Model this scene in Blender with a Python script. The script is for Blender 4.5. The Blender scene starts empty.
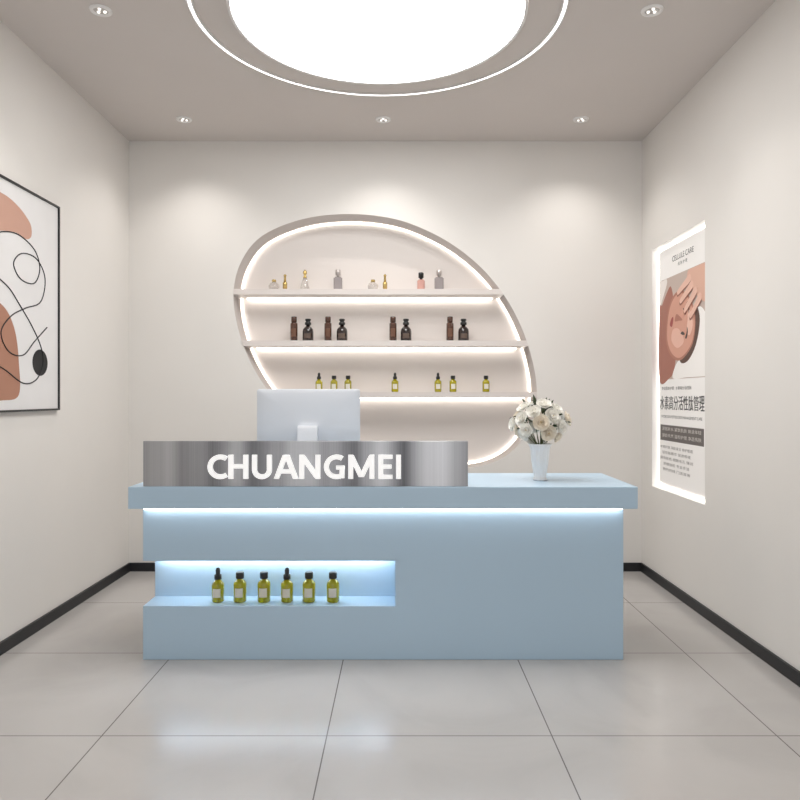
import bpy, bmesh, math, random
from mathutils import Vector, Matrix
random.seed(7)
scene = bpy.context.scene
scene.view_settings.view_transform = 'Standard'
scene.view_settings.look = 'None'

# ------------------------------------------------------------------ helpers
def lin(c):
    r = []
    for v in c:
        v = v/255.0
        r.append(v/12.92 if v <= 0.04045 else ((v+0.055)/1.055)**2.4)
    return (r[0], r[1], r[2], 1.0)

def mat(name, col, rough=0.5, metal=0.0, emit=None, estr=0.0, trans=0.0, spec=0.5, coat=0.0, noise=0.0, nscale=4.0, bump=0.0, bscale=200):
    m = bpy.data.materials.new(name)
    m.use_nodes = True
    nt = m.node_tree
    b = nt.nodes['Principled BSDF']
    b.inputs['Base Color'].default_value = lin(col)
    b.inputs['Roughness'].default_value = rough
    b.inputs['Metallic'].default_value = metal
    b.inputs['Transmission Weight'].default_value = trans
    b.inputs['Specular IOR Level'].default_value = spec
    b.inputs['Coat Weight'].default_value = coat
    if emit:
        b.inputs['Emission Color'].default_value = lin(emit)
        b.inputs['Emission Strength'].default_value = estr
    tc = None
    if noise > 0 or bump > 0:
        tc = nt.nodes.new('ShaderNodeTexCoord')
    if noise > 0:
        n = nt.nodes.new('ShaderNodeTexNoise')
        n.inputs['Scale'].default_value = nscale
        n.inputs['Detail'].default_value = 4
        nt.links.new(tc.outputs['Object'], n.inputs['Vector'])
        r = nt.nodes.new('ShaderNodeValToRGB')
        c = lin(col)
        r.color_ramp.elements[0].position = 0.3
        r.color_ramp.elements[1].position = 0.7
        r.color_ramp.elements[0].color = tuple(max(0, v*(1-noise)) for v in c[:3])+(1,)
        r.color_ramp.elements[1].color = tuple(min(1, v*(1+noise)) for v in c[:3])+(1,)
        nt.links.new(n.outputs['Fac'], r.inputs['Fac'])
        nt.links.new(r.outputs['Color'], b.inputs['Base Color'])
    if bump > 0:
        n2 = nt.nodes.new('ShaderNodeTexNoise')
        n2.inputs['Scale'].default_value = bscale
        nt.links.new(tc.outputs['Object'], n2.inputs['Vector'])
        bp = nt.nodes.new('ShaderNodeBump')
        bp.inputs['Strength'].default_value = bump
        bp.inputs['Distance'].default_value = 0.001
        nt.links.new(n2.outputs['Fac'], bp.inputs['Height'])
        nt.links.new(bp.outputs['Normal'], b.inputs['Normal'])
    return m

def link(o):
    scene.collection.objects.link(o)
    return o

def empty(name, loc):
    e = bpy.data.objects.new(name, None)
    e.location = loc
    e.empty_display_size = 0.1
    return link(e)

def par(o, p):
    o.parent = p
    o.matrix_parent_inverse = Matrix.Translation(-Vector(p.location))
    return o

def finish(name, bm, mats, parent=None, smooth=False, recalc=True):
    if recalc:
        bmesh.ops.recalc_face_normals(bm, faces=bm.faces[:])
    me = bpy.data.meshes.new(name)
    bm.to_mesh(me); bm.free()
    for m in mats: me.materials.append(m)
    if smooth:
        for p in me.polygons: p.use_smooth = True
    o = link(bpy.data.objects.new(name, me))
    if parent: par(o, parent)
    return o

def add_box(bm, x0, x1, y0, y1, z0, z1, mi=0):
    vs = [bm.verts.new(p) for p in [(x0,y0,z0),(x1,y0,z0),(x1,y1,z0),(x0,y1,z0),(x0,y0,z1),(x1,y0,z1),(x1,y1,z1),(x0,y1,z1)]]
    for f in [(0,3,2,1),(4,5,6,7),(0,1,5,4),(1,2,6,5),(2,3,7,6),(3,0,4,7)]:
        fc = bm.faces.new([vs[i] for i in f]); fc.material_index = mi
    return vs

def box(name, x0, x1, y0, y1, z0, z1, m, parent=None, bevel=0.0, seg=3):
    bm = bmesh.new()
    add_box(bm, x0, x1, y0, y1, z0, z1)
    o = finish(name, bm, [m], parent)
    if bevel > 0:
        md = o.modifiers.new('bevel', 'BEVEL'); md.width = bevel; md.segments = seg
        md.limit_method = 'ANGLE'
    return o

def catmull(pts, n=8, closed=True):
    out = []; N = len(pts)
    rng = range(N if closed else N-1)
    for i in rng:
        if closed:
            p0,p1,p2,p3 = pts[(i-1)%N],pts[i],pts[(i+1)%N],pts[(i+2)%N]
        else:
            p0,p1,p2,p3 = pts[max(i-1,0)],pts[i],pts[i+1],pts[min(i+2,N-1)]
        for k in range(n):
            t = k/n
            out.append(tuple(0.5*((2*b)+(-a+c)*t+(2*a-5*b+4*c-d)*t*t+(-a+3*b-3*c+d)*t**3) for a,b,c,d in zip(p0,p1,p2,p3)))
    if not closed: out.append(tuple(pts[-1]))
    return out

def lathe_into(bm, profile, mi, cx=0, cy=0, cz=0, seg=28, flute=0.0, nfl=12):
    rings = []
    for r, z in profile:
        if r < 1e-6:
            rings.append([bm.verts.new((cx, cy, cz+z))])
        else:
            ring = []
            for k in range(seg):
                a = 2*math.pi*k/seg
                rr = r*(1+flute*math.cos(a*nfl))
                ring.append(bm.verts.new((cx+rr*math.cos(a), cy+rr*math.sin(a), cz+z)))
            rings.append(ring)
    for a, b in zip(rings[:-1], rings[1:]):
        for k in range(seg):
            k2 = (k+1) % seg
            if len(a) == 1 and len(b) == 1: continue
            if len(a) == 1: f = bm.faces.new([a[0], b[k2], b[k]])
            elif len(b) == 1: f = bm.faces.new([a[k], a[k2], b[0]])
            else: f = bm.faces.new([a[k], a[k2], b[k2], b[k]])
            f.material_index = mi; f.smooth = True

def sharp(o, ang=35):
    me = o.data
    for p in me.polygons: p.use_smooth = True
    bm = bmesh.new(); bm.from_mesh(me)
    for e in bm.edges:
        if len(e.link_faces) == 2 and e.calc_face_angle(0) > math.radians(ang): e.smooth = False
    bm.to_mesh(me); bm.free()

def text(name, s, m, loc, rot, width=None, height=None, extrude=0.0, bold=0.0, parent=None, align='CENTER', spacing=1.0):
    c = bpy.data.curves.new(name, 'FONT')
    c.body = s; c.size = 1.0; c.extrude = 0; c.offset = bold
    c.align_x = align; c.align_y = 'CENTER'; c.space_character = spacing
    o = link(bpy.data.objects.new(name, c))
    c.materials.append(m)
    bpy.context.view_layer.update()
    d = o.dimensions
    sx = width/d.x if width and d.x > 0 else None
    sy = height/d.y if height and d.y > 0 else None
    sx = sx or sy; sy = sy or sx
    o.scale = (sx, sy, 1)
    c.extrude = extrude
    o.location = loc; o.rotation_euler = rot
    if parent: par(o, parent)
    return o

# ------------------------------------------------------------------ materials
M_wall   = mat('plaster_wall', (228,224,219), 0.75, noise=0.015, nscale=2, bump=0.05, bscale=300)
M_ceil   = mat('ceiling_paint', (212,205,200), 0.8, noise=0.01, nscale=2)
M_reveal = mat('niche_reveal_painted_shade', (198,188,182), 0.7)  # taupe tone paints in the weaker light on the reveal
M_black  = mat('black_baseboard', (26,27,30), 0.45)
M_blue   = mat('blue_lacquer', (182,207,226), 0.35, noise=0.012, nscale=1.5)
M_led    = mat('led_warm_strip', (255,255,255), 0.5, emit=(255,249,240), estr=6.0)
M_ledc   = mat('led_contour_strip', (255,255,255), 0.5, emit=(255,249,240), estr=3.6)
M_ledd   = mat('led_desk_strip', (255,255,255), 0.5, emit=(255,253,250), estr=8)
M_leda   = mat('led_alcove_strip', (255,255,255), 0.5, emit=(255,253,250), estr=20)
M_ledp   = mat('led_lightbox_strip', (255,255,255), 0.5, emit=(255,249,240), estr=3)
M_disc   = mat('ceiling_lamp_diffuser', (255,255,255), 0.5, emit=(255,255,254), estr=9.3)
M_ring   = mat('ceiling_ring_led', (255,255,255), 0.5, emit=(255,253,250), estr=4)
M_white  = mat('white_enamel', (240,238,236), 0.35)
M_grey   = mat('grey_trim', (190,186,182), 0.4)
M_bulb   = mat('downlight_bulb', (255,255,255), 0.4, emit=(255,248,240), estr=1.2)
M_shelf  = mat('shelf_lacquer', (220,212,207), 0.45)

# floor tiles
M_floor = bpy.data.materials.new('polished_floor_tiles'); M_floor.use_nodes = True
nt = M_floor.node_tree; b = nt.nodes['Principled BSDF']
tc = nt.nodes.new('ShaderNodeTexCoord'); mp = nt.nodes.new('ShaderNodeMapping')
mp.inputs['Location'].default_value = (0.2455+0.755*6, -3.10+0.755*8, 0)
nt.links.new(tc.outputs['Object'], mp.inputs['Vector'])
br = nt.nodes.new('ShaderNodeTexBrick')
br.offset = 0.0; br.squash = 1.0
br.inputs['Scale'].default_value = 1.0
br.inputs['Brick Width'].default_value = 0.755
br.inputs['Row Height'].default_value = 0.755
br.inputs['Mortar Size'].default_value = 0.0022
br.inputs['Mortar Smooth'].default_value = 0.1
br.inputs['Bias'].default_value = 0.0
nt.links.new(mp.outputs['Vector'], br.inputs['Vector'])
ns = nt.nodes.new('ShaderNodeTexNoise'); ns.inputs['Scale'].default_value = 1.6; ns.inputs['Detail'].default_value = 8; ns.inputs['Distortion'].default_value = 1.2
nt.links.new(tc.outputs['Object'], ns.inputs['Vector'])
rp = nt.nodes.new('ShaderNodeValToRGB')
rp.color_ramp.elements[0].position = 0.35; rp.color_ramp.elements[0].color = lin((182,178,175))
rp.color_ramp.elements[1].position = 0.65; rp.color_ramp.elements[1].color = lin((191,187,184))
e = rp.color_ramp.elements.new(0.5); e.color = lin((188,184,181))
nt.links.new(ns.outputs['Fac'], rp.inputs['Fac'])
nt.links.new(rp.outputs['Color'], br.inputs['Color1']); nt.links.new(rp.outputs['Color'], br.inputs['Color2'])
br.inputs['Mortar'].default_value = lin((112,107,104))
nt.links.new(br.outputs['Color'], b.inputs['Base Color'])
b.inputs['Roughness'].default_value = 0.19
b.inputs['Specular IOR Level'].default_value = 0.6

# ------------------------------------------------------------------ room
XL, XR, YB, YF, H = -1.765, 1.576, 4.553, -1.6, 2.80

def wall_with_niche(name, mapf, outer, hole, depth, thick, mats):
    """mapf(u,v,w): w is distance into the wall"""
    bm = bmesh.new()
    ov = [bm.verts.new(mapf(u, v, 0)) for u, v in outer]
    hv = [bm.verts.new(mapf(u, v, 0)) for u, v in hole]
    edges = [bm.edges.new((ov[i], ov[(i+1) % len(ov)])) for i in range(len(ov))]
    edges += [bm.edges.new((hv[i], hv[(i+1) % len(hv)])) for i in range(len(hv))]
    r = bmesh.ops.triangle_fill(bm, edges=edges, use_beauty=True)
    hb = [bm.verts.new(mapf(u, v, depth)) for u, v in hole]
    for i in range(len(hv)):
        j = (i+1) % len(hv)
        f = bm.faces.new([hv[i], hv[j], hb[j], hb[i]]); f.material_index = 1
        f.smooth = len(hv) > 8
    f = bm.faces.new(hb); f.material_index = 2
    obv = [bm.verts.new(mapf(u, v, thick)) for u, v in outer]
    for i in range(4):
        j = (i+1) % 4
        bm.faces.new([ov[i], ov[j], obv[j], obv[i]])
    bm.faces.new(obv)
    return finish(name, bm, mats)

S = YB/699.0   # metres per photo unit on the back wall
egg_px = [(350,214),(395,219),(432,233),(463,252),(490,277),(512,308),(528,345),(536.5,385),(533,418),(518,445),(496,461),(465,468),(425,466),(380,456),(335,440),(300,420),(272,395),(251,363),(238,328),(233.5,293),(241,262),(262,236),(303,219)]
egg = [((x-400)*S, 1.14+(396-y)*S) for x, y in catmull(egg_px, 6)]
ND = 0.20
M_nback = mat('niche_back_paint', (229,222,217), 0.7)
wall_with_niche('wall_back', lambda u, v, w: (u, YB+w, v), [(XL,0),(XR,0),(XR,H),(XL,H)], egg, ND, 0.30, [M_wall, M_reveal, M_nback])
# right wall with rectangular light-box recess
PY0, PY1, PZ0, PZ1, PD = 3.612, 4.372, 0.577, 2.051, 0.055
wall_with_niche('wall_right', lambda u, v, w: (XR+w, u, v), [(YF,0),(YB+0.3,0),(YB+0.3,H),(YF,H)],
                [(PY0,PZ0),(PY1,PZ0),(PY1,PZ1),(PY0,PZ1)], PD, 0.15, [M_wall, M_white, M_white])
box('wall_left', XL-0.12, XL, YF, YB+0.3, 0, H, M_wall)
box('floor', XL-0.12, XR+0.15, YF, YB+0.3, -0.08, 0, M_floor)
box('ceiling', XL-0.12, XR+0.15, YF, YB+0.3, H, H+0.1, M_ceil)
box('baseboard_left', XL, XL+0.012, YF, YB, 0, 0.055, M_black)
box('baseboard_right', XR-0.012, XR, YF, YB, 0, 0.055, M_black)
box('baseboard_back', XL+0.012, XR-0.012, YB-0.012, YB, 0, 0.055, M_black)

# ------------------------------------------------------------------ niche shelves + LED contour
def eggx(z):
    xs = []
    for i in range(len(egg)):
        a, c = egg[i], egg[(i+1) % len(egg)]
        if (a[1]-z)*(c[1]-z) <= 0 and a[1] != c[1]:
            xs.append(a[0]+(c[0]-a[0])*(z-a[1])/(c[1]-a[1]))
    return min(xs), max(xs)

cx = sum(p[0] for p in egg)/len(egg); cz = sum(p[1] for p in egg)/len(egg)
cu = bpy.data.curves.new('niche_led_contour', 'CURVE'); cu.dimensions = '3D'
sp = cu.splines.new('POLY'); sp.points.add(len(egg)-1); sp.use_cyclic_u = True
for i, (x, z) in enumerate(egg):
    p0 = Vector(egg[i-1]); p2 = Vector(egg[(i+1) % len(egg)])
    t = (p2-p0).normalized(); n = Vector((t.y, -t.x))
    if n.dot(Vector((cx-x, cz-z))) < 0: n = -n
    q = Vector((x, z)) + n*0.010
    sp.points[i].co = (q.x, YB+ND-0.010, q.y, 1)
cu.bevel_depth = 0.006; cu.bevel_resolution = 2
cu.materials.append(M_ledc)
ledc = link(bpy.data.objects.new('niche_led_light', cu))

shelf_top = []
for ytop in (289, 340.5, 392):
    zt = 1.14+(396-ytop)*S; zb = zt-0.036
    shelf_top.append(zt)
    a0, a1 = eggx(zt); b0, b1 = eggx(zb)
    rt = empty('display_shelf', ((a0+a1)/2, YB+0.1, zt))
    bm = bmesh.new()
    pts = [(a0,YB-0.006,zt),(a1,YB-0.006,zt),(b1,YB-0.006,zb),(b0,YB-0.006,zb),(a0,YB+ND,zt),(a1,YB+ND,zt),(b1,YB+ND,zb),(b0,YB+ND,zb)]
    v = [bm.verts.new(p) for p in pts]
    for f in [(0,1,2,3),(4,7,6,5),(0,4,5,1),(3,2,6,7),(0,3,7,4),(1,5,6,2)]: bm.faces.new([v[k] for k in f])
    finish('board', bm, [M_shelf], rt)
    box('led_strip', b0+0.05, b1-0.05, YB+ND-0.03, YB+ND-0.018, zb-0.008, zb, M_led, rt)

# ------------------------------------------------------------------ bottles
M_olive = mat('olive_oil_glass', (194,184,16), 0.08, trans=0.5, coat=0.5)
M_label = mat('paper_label', (216,212,200), 0.6)
M_cap   = mat('black_cap', (22,22,22), 0.35)
M_brown = mat('brown_glass', (84,50,34), 0.12, trans=0.15, coat=0.6)
M_darkg = mat('dark_glass', (38,26,24), 0.1, coat=0.6)
M_gold  = mat('gold_metal', (206,180,116), 0.25, 0.9)
M_clear = mat('clear_glass', (232,228,224), 0.05, trans=0.75)
M_smoke = mat('smoke_glass', (178,170,170), 0.08, trans=0.4)
M_pink  = mat('pink_glass', (226,176,164), 0.12, trans=0.3)
M_tanl = mat('tan_label', (104,70,52), 0.6)
M_kraft = mat('kraft_label', (92,76,66), 0.6)

def label_arc(bm, r, z0, z1, x, y, z, mi, half=52):
    n = 10; prev = None
    for k in range(n+1):
        a = math.radians(-90-half+2*half*k/n)
        p = (x+r*math.cos(a), y+r*math.sin(a))
        c = (bm.verts.new((p[0], p[1], z+z0)), bm.verts.new((p[0], p[1], z+z1)))
        if prev:
            f = bm.faces.new([prev[0], c[0], c[1], prev[1]]); f.material_index = mi; f.smooth = True
        prev = c

def serum(x, y, z, s, dropper, label=True, glass=None):
    bm = bmesh.new()
    R = 0.0275*s
    body = [(0,0),(R*0.85,0),(R,0.004*s),(R,0.074*s),(R*0.93,0.083*s),(R*0.62,0.092*s),(R*0.45,0.096*s),(R*0.45,0.104*s),(0,0.104*s)]
    lathe_into(bm, body, 0, x, y, z)
    if dropper:
        lathe_into(bm, [(0,0.1*s),(R*0.58,0.1*s),(R*0.58,0.119*s),(R*0.42,0.121*s),(R*0.36,0.124*s),(R*0.38,0.14*s),(R*0.25,0.149*s),(0,0.152*s)], 1, x, y, z)
    else:
        lathe_into(bm, [(0,0.1*s),(R*0.62,0.1*s),(R*0.64,0.103*s),(R*0.64,0.122*s),(R*0.58,0.126*s),(0,0.126*s)], 1, x, y, z)
    if label: label_arc(bm, R+0.0006, 0.024*s, 0.062*s, x, y, z, 2, 36)
    return finish('serum_dropper_bottle' if dropper else 'serum_bottle', bm, [glass or M_olive, M_cap, M_label], recalc=False)

def tall_brown(x, y, z):
    bm = bmesh.new(); R = 0.024
    lathe_into(bm, [(0,0),(R,0),(R,0.115),(R*0.9,0.122),(R*0.6,0.124),(R*0.6,0.13),(0,0.13)], 0, x, y, z)
    lathe_into(bm, [(0,0.126),(R*0.8,0.126),(R*0.8,0.16),(R*0.7,0.163),(0,0.163)], 1, x, y, z)
    label_arc(bm, R+0.0006, 0.03, 0.085, x, y, z, 2, 40)
    return finish('brown_lotion_bottle', bm, [M_brown, M_brown, M_tanl], recalc=False)

def round_dark(x, y, z):
    bm = bmesh.new(); R = 0.036
    lathe_into(bm, [(0,0),(R*0.9,0),(R,0.006),(R,0.062),(R*0.92,0.08),(R*0.6,0.094),(R*0.38,0.1),(R*0.36,0.112),(0,0.112)], 0, x, y, z)
    lathe_into(bm, [(0,0.108),(R*0.55,0.108),(R*0.58,0.112),(R*0.58,0.124),(R*0.4,0.128),(R*0.4,0.134),(R*0.56,0.139),(R*0.5,0.148),(0,0.15)], 1, x, y, z)
    label_arc(bm, R+0.0006, 0.018, 0.05, x, y, z, 2, 35)
    return finish('dark_apothecary_bottle', bm, [M_darkg, M_cap, M_kraft], recalc=False)

# on desk display ledge
for px, dr in ((218,1),(240,0),(264,0),(287,1),(309,0),(333,0)):
    serum((px-400)*3.085/699, 3.085, 0.2335, 0.99 if dr else 1.03, dr)
# lower niche shelf
SY = YB+0.075; K = SY/699
zl = shelf_top[2]+0.0005
for px, dr in ((319,1),(334,0),(348,0),(395,1),(438,1),(453,0),(486,0)):
    serum((px-400)*K, SY, zl, 0.85 if dr else 0.86, dr)
zm = shelf_top[1]+0.0005
for px in (294,328,393,450): tall_brown((px-400)*K, SY, zm)
for px in (308,342,406,463.5): round_dark((px-400)*K, SY, zm)
zt = shelf_top[0]+0.0005
def flask(px):
    x = (px-400)*K; bm = bmesh.new()
    lathe_into(bm, [(0,0),(0.018,0),(0.032,0.012),(0.036,0.028),(0.03,0.044),(0.016,0.054),(0.01,0.058),(0,0.058)], 0, x, SY, zt)
    lathe_into(bm, [(0,0.056),(0.014,0.056),(0.014,0.072),(0,0.074)], 1, x, SY, zt)
    finish('round_perfume_flask', bm, [M_clear, M_gold], recalc=False)
def slim(px):
    x = (px-400)*K; bm = bmesh.new()
    lathe_into(bm, [(0,0),(0.014,0),(0.015,0.05),(0.011,0.058),(0,0.058)], 0, x, SY, zt)
    lathe_into(bm, [(0,0.057),(0.008,0.057),(0.007,0.095),(0.011,0.1),(0.004,0.108),(0,0.11)], 0, x, SY, zt)
    finish('gold_perfume_atomizer', bm, [M_gold], recalc=False)
def cone(px):
    x = (px-400)*K; bm = bmesh.new()
    lathe_into(bm, [(0,0),(0.03,0),(0.031,0.008),(0.02,0.06),(0.011,0.082),(0,0.084)], 0, x, SY, zt)
    lathe_into(bm, [(0,0.082),(0.012,0.082),(0.012,0.092),(0.006,0.098),(0.013,0.112),(0.013,0.125),(0,0.142)], 1, x, SY, zt)
    finish('conical_perfume_bottle', bm, [M_clear, M_gold], recalc=False)
def square(px, g, c, w=0.056, h=0.09, nm='square_perfume_bottle'):
    x = (px-400)*K; bm = bmesh.new()
    vs = add_box(bm, x-w/2, x+w/2, SY-0.02, SY+0.02, zt, zt+h)
    bmesh.ops.bevel(bm, geom=bm.edges[:], offset=0.007, segments=3, affect='EDGES')
    lathe_into(bm, [(0,h-0.002),(0.009,h-0.002),(0.009,h+0.01),(0.017,h+0.012),(0.017,h+0.045),(0.014,h+0.048),(0,h+0.048)], 1, x, SY, zt)
    finish(nm, bm, [g, c], recalc=False)
M_silver = mat('silver_cap', (196,188,184), 0.3, 0.6)
flask(274); slim(285); cone(305); square(338, M_smoke, M_silver)
flask(373); slim(385); square(421, M_pink, M_cap, 0.05, 0.072, 'pink_perfume_bottle'); square(439, M_smoke, M_silver, 0.06, 0.088)

# ------------------------------------------------------------------ reception desk
desk = empty('reception_desk', (-0.075, 3.23, 0))
bm = bmesh.new()
X0, X1, NX = -1.110, 0.9645, -0.0216
front = [(X0,0.001),(X1,0.001),(X1,0.6615),(X0,0.6615),(X0,0.428),(NX,0.428),(NX,0.233),(X0,0.233)]
fv = [bm.verts.new((x, 3.018, z)) for x, z in front]; bv = [bm.verts.new((x, 3.167, z)) for x, z in front]
bm.faces.new(fv)
for i in range(8):
    j = (i+1) % 8; bm.faces.new([fv[i], fv[j], bv[j], bv[i]])
add_box(bm, X0, X1, 3.167, 3.45, 0.001, 0.6615)
o = finish('body', bm, [M_blue], desk)
md = o.modifiers.new('bevel', 'BEVEL'); md.width = 0.0015; md.segments = 2; md.limit_method = 'ANGLE'
box('counter_slab', -1.152, 1.0075, 2.96, 3.495, 0.6615, 0.755, M_blue, desk, 0.003)
box('led_under_slab', X0+0.01, X1-0.01, 2.998, 3.008, 0.6535, 0.6615, M_ledd, desk)
box('led_alcove', X0+0.03, NX-0.03, 3.135, 3.147, 0.420, 0.428, M_leda, desk)
box('led_blocker_lip', X0+0.002, NX-0.001, 3.108, 3.114, 0.4065, 0.428, M_blue, desk)  # added lip, out of view, keeps the alcove LED from reflecting in the floor

# stainless sign panel
sign = empty('reception_sign', (-0.39, 2.98, 0.755))
M_steel = bpy.data.materials.new('brushed_steel_painted_bands'); M_steel.use_nodes = True
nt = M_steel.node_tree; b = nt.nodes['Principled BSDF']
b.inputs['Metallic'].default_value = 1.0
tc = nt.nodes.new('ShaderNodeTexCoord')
mp2 = nt.nodes.new('ShaderNodeMapping'); mp2.inputs['Scale'].default_value = (5.0, 1, 0.01)  # broad bands stand in for reflections, painted into the base colour
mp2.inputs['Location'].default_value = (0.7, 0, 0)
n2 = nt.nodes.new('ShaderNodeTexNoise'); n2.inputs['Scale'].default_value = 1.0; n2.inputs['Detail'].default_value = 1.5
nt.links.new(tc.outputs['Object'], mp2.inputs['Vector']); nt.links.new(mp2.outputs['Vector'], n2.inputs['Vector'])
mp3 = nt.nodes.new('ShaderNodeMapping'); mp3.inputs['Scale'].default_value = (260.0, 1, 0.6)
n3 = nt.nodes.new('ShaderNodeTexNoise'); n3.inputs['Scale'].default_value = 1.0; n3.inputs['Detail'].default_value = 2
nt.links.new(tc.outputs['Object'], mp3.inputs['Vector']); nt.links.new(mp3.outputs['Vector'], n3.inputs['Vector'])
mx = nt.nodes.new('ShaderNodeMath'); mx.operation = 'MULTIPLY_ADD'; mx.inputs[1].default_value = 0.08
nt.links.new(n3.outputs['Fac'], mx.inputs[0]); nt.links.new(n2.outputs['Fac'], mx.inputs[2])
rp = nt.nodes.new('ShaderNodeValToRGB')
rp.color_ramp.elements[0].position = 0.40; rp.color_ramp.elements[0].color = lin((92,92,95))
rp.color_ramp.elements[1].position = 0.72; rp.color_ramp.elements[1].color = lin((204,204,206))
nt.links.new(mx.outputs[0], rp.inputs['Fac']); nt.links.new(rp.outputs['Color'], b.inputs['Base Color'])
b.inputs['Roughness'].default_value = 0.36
SX0, SX1 = -1.092, 0.289
SF = 2.972
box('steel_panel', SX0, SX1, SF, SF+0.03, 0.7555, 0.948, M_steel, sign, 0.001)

# raised letters, built from strokes (unit: cap height = 1)
M_letter = mat('white_acrylic_letters', (250,250,250), 0.4, emit=(255,255,255), estr=0.4)
T = 0.195
def arc(cx_, cz_, rx, rz, a0, a1, n=28):
    return [(cx_+rx*math.cos(math.radians(a0+(a1-a0)*k/n)), cz_+rz*math.sin(math.radians(a0+(a1-a0)*k/n))) for k in range(n+1)]
h = T/2
glyphs = {
 'C': (0.82, [arc(0.50,0.5,0.50-h,0.5-h+0.01,54,306)]),
 'H': (0.93, [[(h,0),(h,1)],[(0.78-h,0),(0.78-h,1)],[(h,0.52),(0.78-h,0.52)]]),
 'U': (0.87, [[(h,1),(h,0.38)]+arc(0.39,0.38,0.39-h,0.38-h+0.01,180,360)+[(0.78-h,1)]]),
 'A': (0.99, [[(0.09,0),(0.44,0.99)],[(0.85,0),(0.50,0.99)],[(0.2,0.31),(0.74,0.31)]]),
 'N': (0.97, [[(h,0),(h,1)],[(0.83-h,0),(0.83-h,1)],[(0.11,0.96),(0.72,0.04)]]),
 'G': (0.96, [arc(0.50,0.5,0.50-h,0.5-h+0.01,56,290)+[(0.80-h,0.075)],[(0.81-h,0.03),(0.81-h,0.55)],[(0.48,0.47),(0.81,0.47)]]),
 'M': (1.18, [[(h,0),(h,1)],[(1.03-h,0),(1.03-h,1)],[(0.115,0.97),(0.515,0.08)],[(0.915,0.97),(0.515,0.08)]]),
 'E': (0.70, [[(h,0),(h,1)],[(h,1-h*0.86),(0.56,1-h*0.86)],[(h,0.51),(0.53,0.51)],[(h,h*0.86),(0.56,h*0.86)]]),
 'I': (0.195, [[(h,0),(h,1)]]),
}
word = 'CHUANGMEI'
total = sum(glyphs[c][0] for c in word)
LX0, LX1 = (208-400)*SF/699, (401-400)*SF/699
sx = (LX1-LX0)/total; LZ0 = 1.14-(478.7-396)*SF/699; sz = 24*SF/699
bm = bmesh.new(); cur = 0; li = 0
for ch in word:
    adv, strokes = glyphs[ch]
    for st in strokes:
        li += 1
        P = [Vector(p) for p in st]
        L_, R_ = [], []
        for i, p in enumerate(P):
            a = P[max(i-1,0)]; c = P[min(i+1,len(P)-1)]
            t = (c-a).normalized(); n = Vector((-t.y, t.x))*h
            if abs(t.x) > 0.95 and len(P) == 2: n *= 0.86
            L_.append(p+n); R_.append(p-n)
        if len(P) == 2 and 0.2 < abs((P[1]-P[0]).normalized().x) < 0.9:   # diagonal: cut ends level
            t = (P[1]-P[0]).normalized(); w_ = h/abs(t.y)
            L_ = [Vector((p.x-w_, p.y)) for p in P]; R_ = [Vector((p.x+w_, p.y)) for p in P]
        yf = SF-0.010-0.00005*(li % 5); yb = SF
        W3 = lambda q, y: bm.verts.new((LX0+(cur+q.x)*sx, y, LZ0+q.y*sz))
        lf=[W3(q,yf) for q in L_]; rf=[W3(q,yf) for q in R_]; lb=[W3(q,yb) for q in L_]; rb=[W3(q,yb) for q in R_]
        for i in range(len(P)-1):
            bm.faces.new([lf[i],lf[i+1],rf[i+1],rf[i]]); bm.faces.new([lb[i],lb[i+1],lf[i+1],lf[i]]); bm.faces.new([rf[i],rf[i+1],rb[i+1],rb[i]])
        bm.faces.new([lf[0],rf[0],rb[0],lb[0]]); bm.faces.new([lf[-1],rf[-1],rb[-1],lb[-1]])
    cur += adv
finish('lettering', bm, [M_letter], sign)

# ------------------------------------------------------------------ computer monitor (seen from behind)
mon = empty('computer_monitor', ((308.5-400)*3.33/699, 3.33, 0.755))
M_alu = mat('white_aluminium', (224,228,234), 0.35, 0.1)
M_alu2 = mat('pale_aluminium_stand', (240,242,246), 0.3, 0.1)
M_screen = mat('dark_screen_glass', (12,12,14), 0.1)
mxc = (308.5-400)*3.30/699
def rounded_slab(name, x0, x1, z0, z1, y0, y1, r, m, parent, bulge=0.0):
    bm = bmesh.new(); pts = []
    for (cx_, cz_, a0) in ((x1-r, z1-r, 0), (x0+r, z1-r, 90), (x0+r, z0+r, 180), (x1-r, z0+r, 270)):
        for k in range(9):
            a = math.radians(a0+90*k/8); pts.append((cx_+r*math.cos(a), cz_+r*math.sin(a)))
    A = [bm.verts.new((x, y0, z)) for x, z in pts]; B = [bm.verts.new((x, y1, z)) for x, z in pts]
    bm.faces.new(B)
    n = len(pts)
    for i in range(n):
        j=(i+1)%n; bm.faces.new([A[i],A[j],B[j],B[i]])
    mx_, mz_ = (x0+x1)/2, (z0+z1)/2
    prev = A
    if bulge > 0:
        for s, d in ((0.97,0.3),(0.85,0.65),(0.6,0.9),(0.3,1.0)):
            C = [bm.verts.new((mx_+(x-mx_)*s, y0-bulge*d, mz_+(z-mz_)*s)) for x, z in pts]
            for i in range(n):
                j=(i+1)%n; f = bm.faces.new([prev[i],prev[j],C[j],C[i]])
            prev = C
    bm.faces.new(prev)
    o = finish(name, bm, [m], parent); sharp(o, 50); return o
MW = 0.486
rounded_slab('rear_shell', mxc-MW/2, mxc+MW/2, 0.835, 1.173, 3.30, 3.312, 0.012, M_alu, mon, 0.010)
rounded_slab('screen', mxc-MW/2+0.008, mxc+MW/2-0.008, 0.88, 1.165, 3.3121, 3.3135, 0.006, M_screen, mon)
bm = bmesh.new()   # bent stand: neck + foot
prof = [(3.291,1.0),(3.262,1.0),(3.258,0.99),(3.235,0.80),(3.225,0.768),(3.19,0.7645),(3.19,0.7555),(3.36,0.7555),(3.36,0.7645),(3.25,0.768),(3.25,0.80),(3.275,0.97),(3.291,0.98)]
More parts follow.
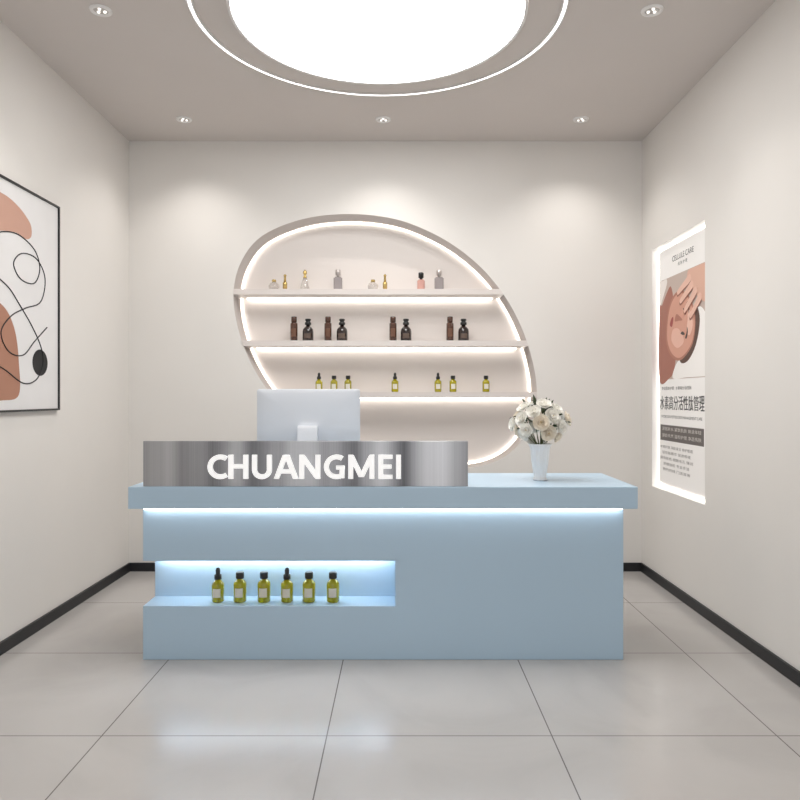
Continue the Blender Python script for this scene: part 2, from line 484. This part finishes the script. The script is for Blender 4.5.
a = [bm.verts.new((mxc-0.046,y,z)) for y,z in prof]; c = [bm.verts.new((mxc+0.046,y,z)) for y,z in prof]
bm.faces.new(a); bm.faces.new(c)
for i in range(len(prof)):
    j=(i+1)%len(prof); bm.faces.new([a[i],a[j],c[j],c[i]])
finish('stand', bm, [M_alu2], mon)
box('foot_plate', mxc-0.1, mxc+0.1, 3.19, 3.37, 0.7552, 0.7612, M_alu2, mon, 0.003)

# ------------------------------------------------------------------ vase with flowers
VX, VY, VZ = (540-400)*3.2/699, 3.2, 0.7555
fl = empty('flower_vase', (VX, VY, VZ))
M_vase = mat('white_ceramic', (244,245,246), 0.2, coat=0.4)
bm = bmesh.new()
lathe_into(bm, [(0,0),(0.030,0),(0.031,0.006),(0.027,0.012),(0.029,0.03),(0.034,0.06),(0.039,0.09),(0.042,0.12),(0.043,0.14),(0.046,0.152),(0.055,0.166),(0.053,0.167),(0.042,0.152),(0.038,0.13),(0.034,0.09),(0.027,0.04),(0,0.03)], 0, VX, VY, VZ, seg=72, flute=0.035, nfl=14)
finish('vase', bm, [M_vase], fl, recalc=False)
def petal_mat(name, c):
    m = mat(name, c, 0.6, spec=0.2)
    b_ = m.node_tree.nodes['Principled BSDF']
    tr = m.node_tree.nodes.new('ShaderNodeBsdfTranslucent'); tr.inputs['Color'].default_value = lin(c)
    mixn = m.node_tree.nodes.new('ShaderNodeMixShader'); mixn.inputs[0].default_value = 0.3
    out = m.node_tree.nodes['Material Output']
    m.node_tree.links.new(b_.outputs[0], mixn.inputs[1]); m.node_tree.links.new(tr.outputs[0], mixn.inputs[2])
    m.node_tree.links.new(mixn.outputs[0], out.inputs['Surface'])
    return m
M_petal = petal_mat('cream_white_petals', (255,253,247))
M_petal2 = petal_mat('ivory_petals', (254,246,232))
M_cent = mat('flower_centre', (226,204,150), 0.7)
M_leaf = mat('green_leaves', (62,76,48), 0.55)
M_stem = mat('stems', (80,90,52), 0.6)
bm = bmesh.new()
def petal(c, d, up, L, W, cup, mi, round_=True):
    d = d.normalized(); side = d.cross(up).normalized(); up = side.cross(d)
    g = []
    for i in range(6):
        t = i/5
        w = W*math.sin(math.pi*(0.10+0.72*t))**0.7 if round_ else W*math.sin(math.pi*(0.08+0.9*t))
        row = []
        for j in range(5):
            s = (j-2)/2
            row.append(bm.verts.new(c + d*(L*t*(1-0.12*s*s)) + side*(w*s) + up*(cup*(s*s*0.5 + t*t*0.9 - 0.35*t))))
        g.append(row)
    for i in range(5):
        for j in range(4):
            f = bm.faces.new([g[i][j], g[i][j+1], g[i+1][j+1], g[i+1][j]]); f.material_index = mi; f.smooth = True
def flower(c, n, r):
    n = n.normalized(); t1 = n.orthogonal().normalized(); t2 = n.cross(t1)
    mi = 0 if random.random() < 0.7 else 1
    for ring, (cnt, tilt, sc) in enumerate(((5,0.15,1.0),(5,0.55,0.82),(4,1.0,0.58))):
        for k in range(cnt):
            a = 2*math.pi*(k+0.5*ring)/cnt + random.uniform(-0.15,0.15)
            rad = t1*math.cos(a)+t2*math.sin(a)
            d = rad*math.cos(tilt)+n*math.sin(tilt)
            petal(c, d, n*math.cos(tilt)-rad*math.sin(tilt), r*sc, r*sc*0.68, r*0.3, mi)
    for k in range(4):
        a = random.uniform(0, 6.28)
        p = c + (t1*math.cos(a)+t2*math.sin(a))*r*0.1 + n*r*0.28
        bmesh.ops.create_icosphere(bm, subdivisions=1, radius=r*0.06, matrix=Matrix.Translation(p))
ctr = Vector((VX, VY, VZ+0.262))
heads = []
N = 28
for k in range(N):
    ph = math.acos(1-1.75*(k+0.5)/N); th = k*2.39996
    d = Vector((math.sin(ph)*math.cos(th), math.sin(ph)*math.sin(th), math.cos(ph)))
    p = ctr + Vector((d.x*0.108, d.y*0.092, d.z*0.092))*random.uniform(0.85, 1.1)
    heads.append((p, d))
for p, d in heads: flower(p, d+Vector((0,-0.2,0.2)), random.uniform(0.033, 0.042))
for f in bm.faces:
    if len(f.verts) == 3: f.material_index = 2
# leaves
for k in range(26):
    th = random.uniform(0, 6.28); ph = random.uniform(0.3, 2.1)
    d = Vector((math.sin(ph)*math.cos(th), math.sin(ph)*math.sin(th), math.cos(ph)))
    petal(ctr+Vector((d.x*0.06,d.y*0.05,d.z*0.05)), d+Vector((0,0,random.uniform(-0.3,0.2))), Vector((0.1,0.2,1)), random.uniform(0.06,0.09), 0.013, 0.01, 3, False)
for p, d in heads:
    a = Vector((VX+random.uniform(-.015,.015), VY+random.uniform(-.015,.015), VZ+0.05))
    m_ = Vector((VX+(p.x-VX)*0.22, VY+(p.y-VY)*0.22, VZ+0.165))
    prev = None
    for q in (a, m_, p - d*0.005):
        ring = [bm.verts.new(q+Vector((0.0018*math.cos(t*2.094),0.0018*math.sin(t*2.094),0))) for t in range(3)]
        if prev:
            for t in range(3):
                f = bm.faces.new([prev[t], prev[(t+1)%3], ring[(t+1)%3], ring[t]]); f.material_index = 4
        prev = ring
finish('bouquet', bm, [M_petal, M_petal2, M_cent, M_leaf, M_stem], fl, recalc=False)

# ------------------------------------------------------------------ ceiling lights
CX, CY = -0.0945, 3.05
lamp = empty('round_ceiling_lamp', (CX, CY, H))
bm = bmesh.new()
lathe_into(bm, [(0,-0.012),(0.630,-0.012)], 0, CX, CY, H, seg=128)
finish('diffuser', bm, [M_disc], lamp, recalc=False)
bm = bmesh.new()
lathe_into(bm, [(0.630,-0.010),(0.630,-0.016),(0.643,-0.016),(0.643,-0.0005)], 0, CX, CY, H, seg=128)
finish('rim', bm, [M_white], lamp, recalc=False)
ring = empty('ring_ceiling_light', (CX, CY, H))
bm = bmesh.new()
lathe_into(bm, [(0.793,-0.004),(0.806,-0.004)], 0, CX, CY, H, seg=160)
finish('led_band', bm, [M_ring], ring, recalc=False)
bm = bmesh.new()
lathe_into(bm, [(0.786,-0.0005),(0.786,-0.006),(0.793,-0.006),(0.793,-0.0005)], 0, CX, CY, H, seg=160)
lathe_into(bm, [(0.806,-0.0005),(0.806,-0.006),(0.812,-0.006),(0.812,-0.0005)], 0, CX, CY, H, seg=160)
finish('channel_edges', bm, [M_white], ring, recalc=False)

spots = [(-1.295,4.19,1),(-0.100,4.19,1),(1.085,4.19,1),(-1.286,3.006,0),(1.084,3.006,0),(-1.286,0.6,0),(1.084,0.6,0)]
for x, y, back in spots:
    dl = empty('recessed_downlight', (x, y, H))
    bm = bmesh.new()
    lathe_into(bm, [(0.030,-0.001),(0.032,-0.008),(0.044,-0.007),(0.047,-0.0005)], 0, x, y, H, seg=40)
    finish('trim_ring', bm, [M_white], dl, recalc=False)
    bm = bmesh.new()
    lathe_into(bm, [(0,-0.003),(0.031,-0.003)], 0, x, y, H, seg=32)
    finish('reflector', bm, [M_grey], dl, recalc=False)
    bm = bmesh.new()
    for k in range(3):
        a = 2*math.pi*k/3+0.5
        bx, by = x+0.016*math.cos(a), y+0.016*math.sin(a)
        lathe_into(bm, [(0,-0.010),(0.005,-0.009),(0.007,-0.003)], 0, bx, by, H, seg=16)
    finish('bulbs', bm, [M_bulb], dl, recalc=False)
    L = bpy.data.lights.new('spot_beam', 'SPOT')
    L.energy = 16 if back else 15
    L.color = (1.0, 0.965, 0.925)
    L.spot_size = math.radians(122 if back else 100); L.spot_blend = 1.0; L.shadow_soft_size = 0.025
    lo_ = link(bpy.data.objects.new('spot_beam', L)); lo_.location = (x, y, H-0.03)
    par(lo_, dl)

# ------------------------------------------------------------------ framed painting on left wall
art = empty('framed_abstract_painting', (XL, 3.2, 1.594))
PYa, PYb, PZa, PZb = 2.80, 3.585, 1.068, 2.109
fx0, fx1 = XL+0.0005, XL+0.022
M_frame = mat('black_frame', (28,28,30), 0.35)
M_canvas = mat('canvas_white', (226,224,223), 0.7, noise=0.02, nscale=6)
fw = 0.009
box('frame_top', fx0, fx1, PYa, PYb, PZb-fw, PZb, M_frame, art)
box('frame_bottom', fx0, fx1, PYa, PYb, PZa, PZa+fw, M_frame, art)
box('frame_near', fx0, fx1, PYa, PYa+fw, PZa+fw, PZb-fw, M_frame, art)
box('frame_far', fx0, fx1, PYb-fw, PYb, PZa+fw, PZb-fw, M_frame, art)
box('canvas', fx0, XL+0.014, PYa+fw, PYb-fw, PZa+fw, PZb-fw, M_canvas, art)
def art_shape(name, pts, m, layer, smooth=True, n=8):
    pts = catmull(pts, n) if smooth else pts
    bm = bmesh.new()
    vs = [bm.verts.new((XL+0.014+0.0004*layer, y-0.035, z)) for y, z in pts]
    es = [bm.edges.new((vs[i], vs[(i+1)%len(vs)])) for i in range(len(vs))]
    bmesh.ops.triangle_fill(bm, edges=es, use_beauty=True)
    return finish(name, bm, [m], art)
M_rose = mat('paint_rose', (196,154,136), 0.7); M_brn = mat('paint_brown', (172,124,102), 0.7); M_ink = mat('paint_ink', (26,25,27), 0.6)
art_shape('rose_shape', [(2.86,2.03),(3.0,2.035),(3.15,2.03),(3.24,2.01),(3.30,1.985),(3.35,1.95),(3.355,1.90),(3.31,1.875),(3.22,1.885),(3.1,1.865),(3.0,1.83),(2.86,1.82)], M_rose, 1)
art_shape('brown_shape', [(2.86,1.54),(3.0,1.56),(3.10,1.545),(3.17,1.50),(3.22,1.42),(3.245,1.30),(3.245,1.145),(3.1,1.12),(2.86,1.12)], M_brn, 1)
art_shape('ink_oval', [(3.435+0.072*math.cos(a*math.pi/6), 1.302+0.064*math.sin(a*math.pi/6)) for a in range(12)], M_ink, 2)
def art_line(pts, r=0.0027):
    c = bpy.data.curves.new('ink_line', 'CURVE'); c.dimensions = '3D'
    P = catmull(pts, 8, closed=False); s = c.splines.new('POLY'); s.points.add(len(P)-1)
    for i, (y, z) in enumerate(P): s.points[i].co = (XL+0.0155, y-0.035, z, 1)
    c.bevel_depth = r; c.bevel_resolution = 1; c.materials.append(M_ink)
    par(link(bpy.data.objects.new('ink_line', c)), art)
art_line([(2.86,1.70),(3.0,1.80),(3.1,1.86),(3.24,1.88),(3.38,1.84),(3.43,1.76),(3.38,1.68),(3.26,1.68),(3.2,1.74),(3.27,1.80),(3.40,1.80),(3.48,1.72),(3.44,1.6),(3.3,1.55),(3.18,1.50),(3.1,1.42),(3.16,1.34),(3.28,1.33),(3.38,1.40),(3.5,1.48)])
art_line([(2.86,1.62),(3.02,1.66),(3.15,1.63),(3.25,1.56),(3.36,1.47),(3.44,1.38),(3.46,1.30),(3.40,1.22),(3.28,1.2),(3.12,1.26),(2.95,1.3)])

# ------------------------------------------------------------------ light-box poster on right wall
pos = empty('lightbox_poster', (XR, (PY0+PY1)/2, (PZ0+PZ1)/2))
PX = XR+0.038
EM = 0.10   # the print is translucent film lit from behind
def pm(n, c): return mat(n, c, 0.5, emit=c, estr=EM)
M_paper = pm('poster_paper', (238,235,232))
g = 0.022
box('board', PX, XR+PD-0.001, PY0+g, PY1-g, PZ0+g+0.01, PZ1-g, M_paper, pos)
box('led_bottom', XR+0.042, XR+0.050, PY0+0.01, PY1-0.01, PZ0+0.002, PZ0+0.01, M_ledp, pos)
box('led_top', XR+0.042, XR+0.050, PY0+0.01, PY1-0.01, PZ1-0.01, PZ1-0.002, M_ledp, pos)
box('led_far', XR+0.042, XR+0.050, PY1-0.01, PY1-0.002, PZ0+0.012, PZ1-0.012, M_ledp, pos)
box('led_near', XR+0.042, XR+0.050, PY0+0.002, PY0+0.01, PZ0+0.012, PZ1-0.012, M_ledp, pos)
UY = PY1-g
def print_shape(name, pts, m, layer, smooth=True):
    pts = catmull(pts, 7) if smooth else pts
    bm = bmesh.new()
    vs = [bm.verts.new((PX-0.0003*layer, UY-u, v)) for u, v in pts]
    es = [bm.edges.new((vs[i], vs[(i+1)%len(vs)])) for i in range(len(vs))]
    bmesh.ops.triangle_fill(bm, edges=es, use_beauty=True)
    return finish(name, bm, [m], pos)
W = PY1-PY0-2*g
Z0p = 1.24
# woman's head lying with chin to the upper left, hair in a white towel at lower right, therapist's hands on her cheeks
print_shape('photo_background', [(0,Z0p),(W,Z0p),(W,1.85),(0,1.85)], pm('print_beige',(190,172,162)), 1, False)
print_shape('photo_gown', [(0.004,1.68),(0.06,1.74),(0.12,1.81),(0.12,1.846),(0.06,1.846),(0.004,1.846),(0.004,1.78)], pm('print_gown',(230,222,216)), 2)
print_shape('photo_neck', [(0.004,1.245),(0.16,1.245),(0.24,1.30),(0.27,1.45),(0.24,1.66),(0.19,1.79),(0.12,1.76),(0.05,1.70),(0.004,1.66)], pm('print_skin_deep',(158,102,86)), 3)
print_shape('photo_towel', [(0.22,1.245),(0.42,1.245),(0.66,1.245),(0.712,1.25),(0.712,1.45),(0.66,1.58),(0.56,1.62),(0.46,1.5),(0.36,1.38),(0.26,1.32)], pm('print_white',(238,234,230)), 4)
print_shape('photo_hair', [(0.34,1.33),(0.44,1.34),(0.54,1.42),(0.59,1.54),(0.56,1.62),(0.50,1.60),(0.40,1.45),(0.32,1.38)], pm('print_hair',(84,58,48)), 5)
print_shape('photo_face_shade', [(0.11,1.50),(0.135,1.63),(0.20,1.715),(0.31,1.75),(0.43,1.71),(0.515,1.62),(0.535,1.53),(0.50,1.43),(0.41,1.37),(0.32,1.345),(0.23,1.36),(0.15,1.41)], pm('print_face_shade',(168,112,94)), 5.5)
print_shape('photo_face', [(0.13,1.50),(0.15,1.62),(0.21,1.70),(0.31,1.735),(0.42,1.70),(0.50,1.62),(0.525,1.53),(0.49,1.44),(0.41,1.385),(0.32,1.36),(0.24,1.375),(0.17,1.42)], pm('print_skin',(204,150,130)), 6)
print_shape('photo_forehead', [(0.42,1.50),(0.46,1.48),(0.50,1.53),(0.48,1.60),(0.44,1.62),(0.43,1.56)], pm('print_highlight',(226,184,166)), 7)
print_shape('photo_cheek', [(0.20,1.47),(0.28,1.42),(0.37,1.44),(0.37,1.48),(0.3,1.53),(0.22,1.53)], pm('print_cheek',(222,176,158)), 7)
print_shape('photo_lips', [(0.175,1.565),(0.20,1.60),(0.225,1.605),(0.225,1.58),(0.205,1.55)], pm('print_lips',(156,70,66)), 8)
print_shape('photo_nose', [(0.25,1.58),(0.27,1.615),(0.30,1.61),(0.36,1.575),(0.31,1.575),(0.28,1.575)], pm('print_nose',(170,112,94)), 8)
lash = pm('print_lash',(60,42,38))
print_shape('photo_eye_near', [(0.335,1.50),(0.365,1.508),(0.395,1.49),(0.365,1.488)], lash, 8)
print_shape('photo_eye_far', [(0.37,1.64),(0.395,1.628),(0.41,1.60),(0.388,1.612)], lash, 8)
print_shape('photo_brow_near', [(0.40,1.47),(0.42,1.50),(0.425,1.53),(0.435,1.50),(0.42,1.465)], lash, 8)
print_shape('photo_brow_far', [(0.42,1.66),(0.44,1.64),(0.45,1.60),(0.455,1.64),(0.435,1.67)], lash, 8)
print_shape('photo_palm', [(0.44,1.842),(0.52,1.846),(0.66,1.846),(0.712,1.842),(0.712,1.70),(0.68,1.64),(0.60,1.66),(0.50,1.73),(0.43,1.79)], pm('print_hand',(214,170,150)), 9)
fm = pm('print_finger',(222,180,162)); fsh = pm('print_finger_shade',(150,96,80))
for k, (u0, v0, u1, v1) in enumerate(((0.47,1.80,0.30,1.74),(0.50,1.76,0.34,1.685),(0.55,1.72,0.40,1.625),(0.61,1.68,0.48,1.585))):
    d = Vector((u1-u0, v1-v0)).normalized(); n = Vector((-d.y, d.x))*0.020
    a = Vector((u0, v0)); e_ = Vector((u1, v1))
    for off, mm, ly, nm in ((Vector((-0.004,-0.010)), fsh, 10+2*k, 'photo_finger_shade_%d'), (Vector((0,0)), fm, 11+2*k, 'photo_finger_%d')):
        print_shape(nm % (k+1), [tuple(q+off) for q in (a+n, (a+e_)/2+n*0.95, e_+n*0.7, e_+d*0.015, e_-n*0.7, (a+e_)/2-n*0.95, a-n)], mm, ly)
M_pt = mat('print_black', (30,28,28), 0.5); M_pg2 = mat('print_grey', (104,97,94), 0.5)
RT = (math.pi/2, 0, -math.pi/2)
uc = W/2
def ptxt(s, u, z, w, h, m=M_pt, bold=0.0, layer=1):
    text('print_text', s, m, (PX-0.0006*layer, UY-u, z), RT, w, h, 0, bold, pos)
ptxt('CELLULE CARE', uc, 1.948, 0.30, 0.032)
ptxt('肌 肤 护 理', uc, 1.905, 0.13, 0.02)
ptxt('专业肌肤护理 · 水素高分活性肽', 0.26, 1.185, 0.44, 0.02)
big = '水素高分活性肽管理'
for k, ch in enumerate(big):
    ptxt(ch, 0.048+0.0705*k, 1.092, 0.064, 0.082)
    ptxt(ch, 0.051+0.0705*k, 1.092, 0.064, 0.082, layer=1.2)
ptxt('HYDROGEN PEPTIDE SKIN MANAGEMENT CARE', uc-0.03, 1.015, 0.58, 0.016)
print_shape('caption_box', [(0.02,0.87),(0.64,0.87),(0.64,0.965),(0.02,0.965)], M_pg2, 1, False)
M_ptw = mat('print_cream', (225,218,212), 0.5)
ptxt('深层补水 紧致肌肤 焕活年轻', 0.33, 0.94, 0.56, 0.022, M_ptw, layer=2)
ptxt('源自天然 温和护理 净透亮肤', 0.33, 0.90, 0.56, 0.022, M_ptw, layer=2)
for k in range(5):
    ptxt(['水素护理 深层清洁 修护肌底','活性肽精华 促进吸收','提亮肤色 细致毛孔 弹润','舒缓放松 专业手法','预约热线 门店咨询'][k], 0.26, 0.83-0.034*k, [0.48,0.42,0.48,0.38,0.40][k], 0.018, M_pg2)

# ------------------------------------------------------------------ world + camera
w = bpy.data.worlds.new('soft_daylight'); scene.world = w; w.use_nodes = True
bg = w.node_tree.nodes['Background']; bg.inputs['Color'].default_value = (0.98, 0.985, 1.0, 1); bg.inputs['Strength'].default_value = 1.38

cam = bpy.data.cameras.new('camera'); cam.sensor_width = 36; cam.lens = 699/800*36; cam.shift_y = -0.005; cam.clip_start = 0.05
co = link(bpy.data.objects.new('camera', cam)); co.location = (0, 0, 1.14); co.rotation_euler = (math.pi/2, 0, 0)
scene.camera = co
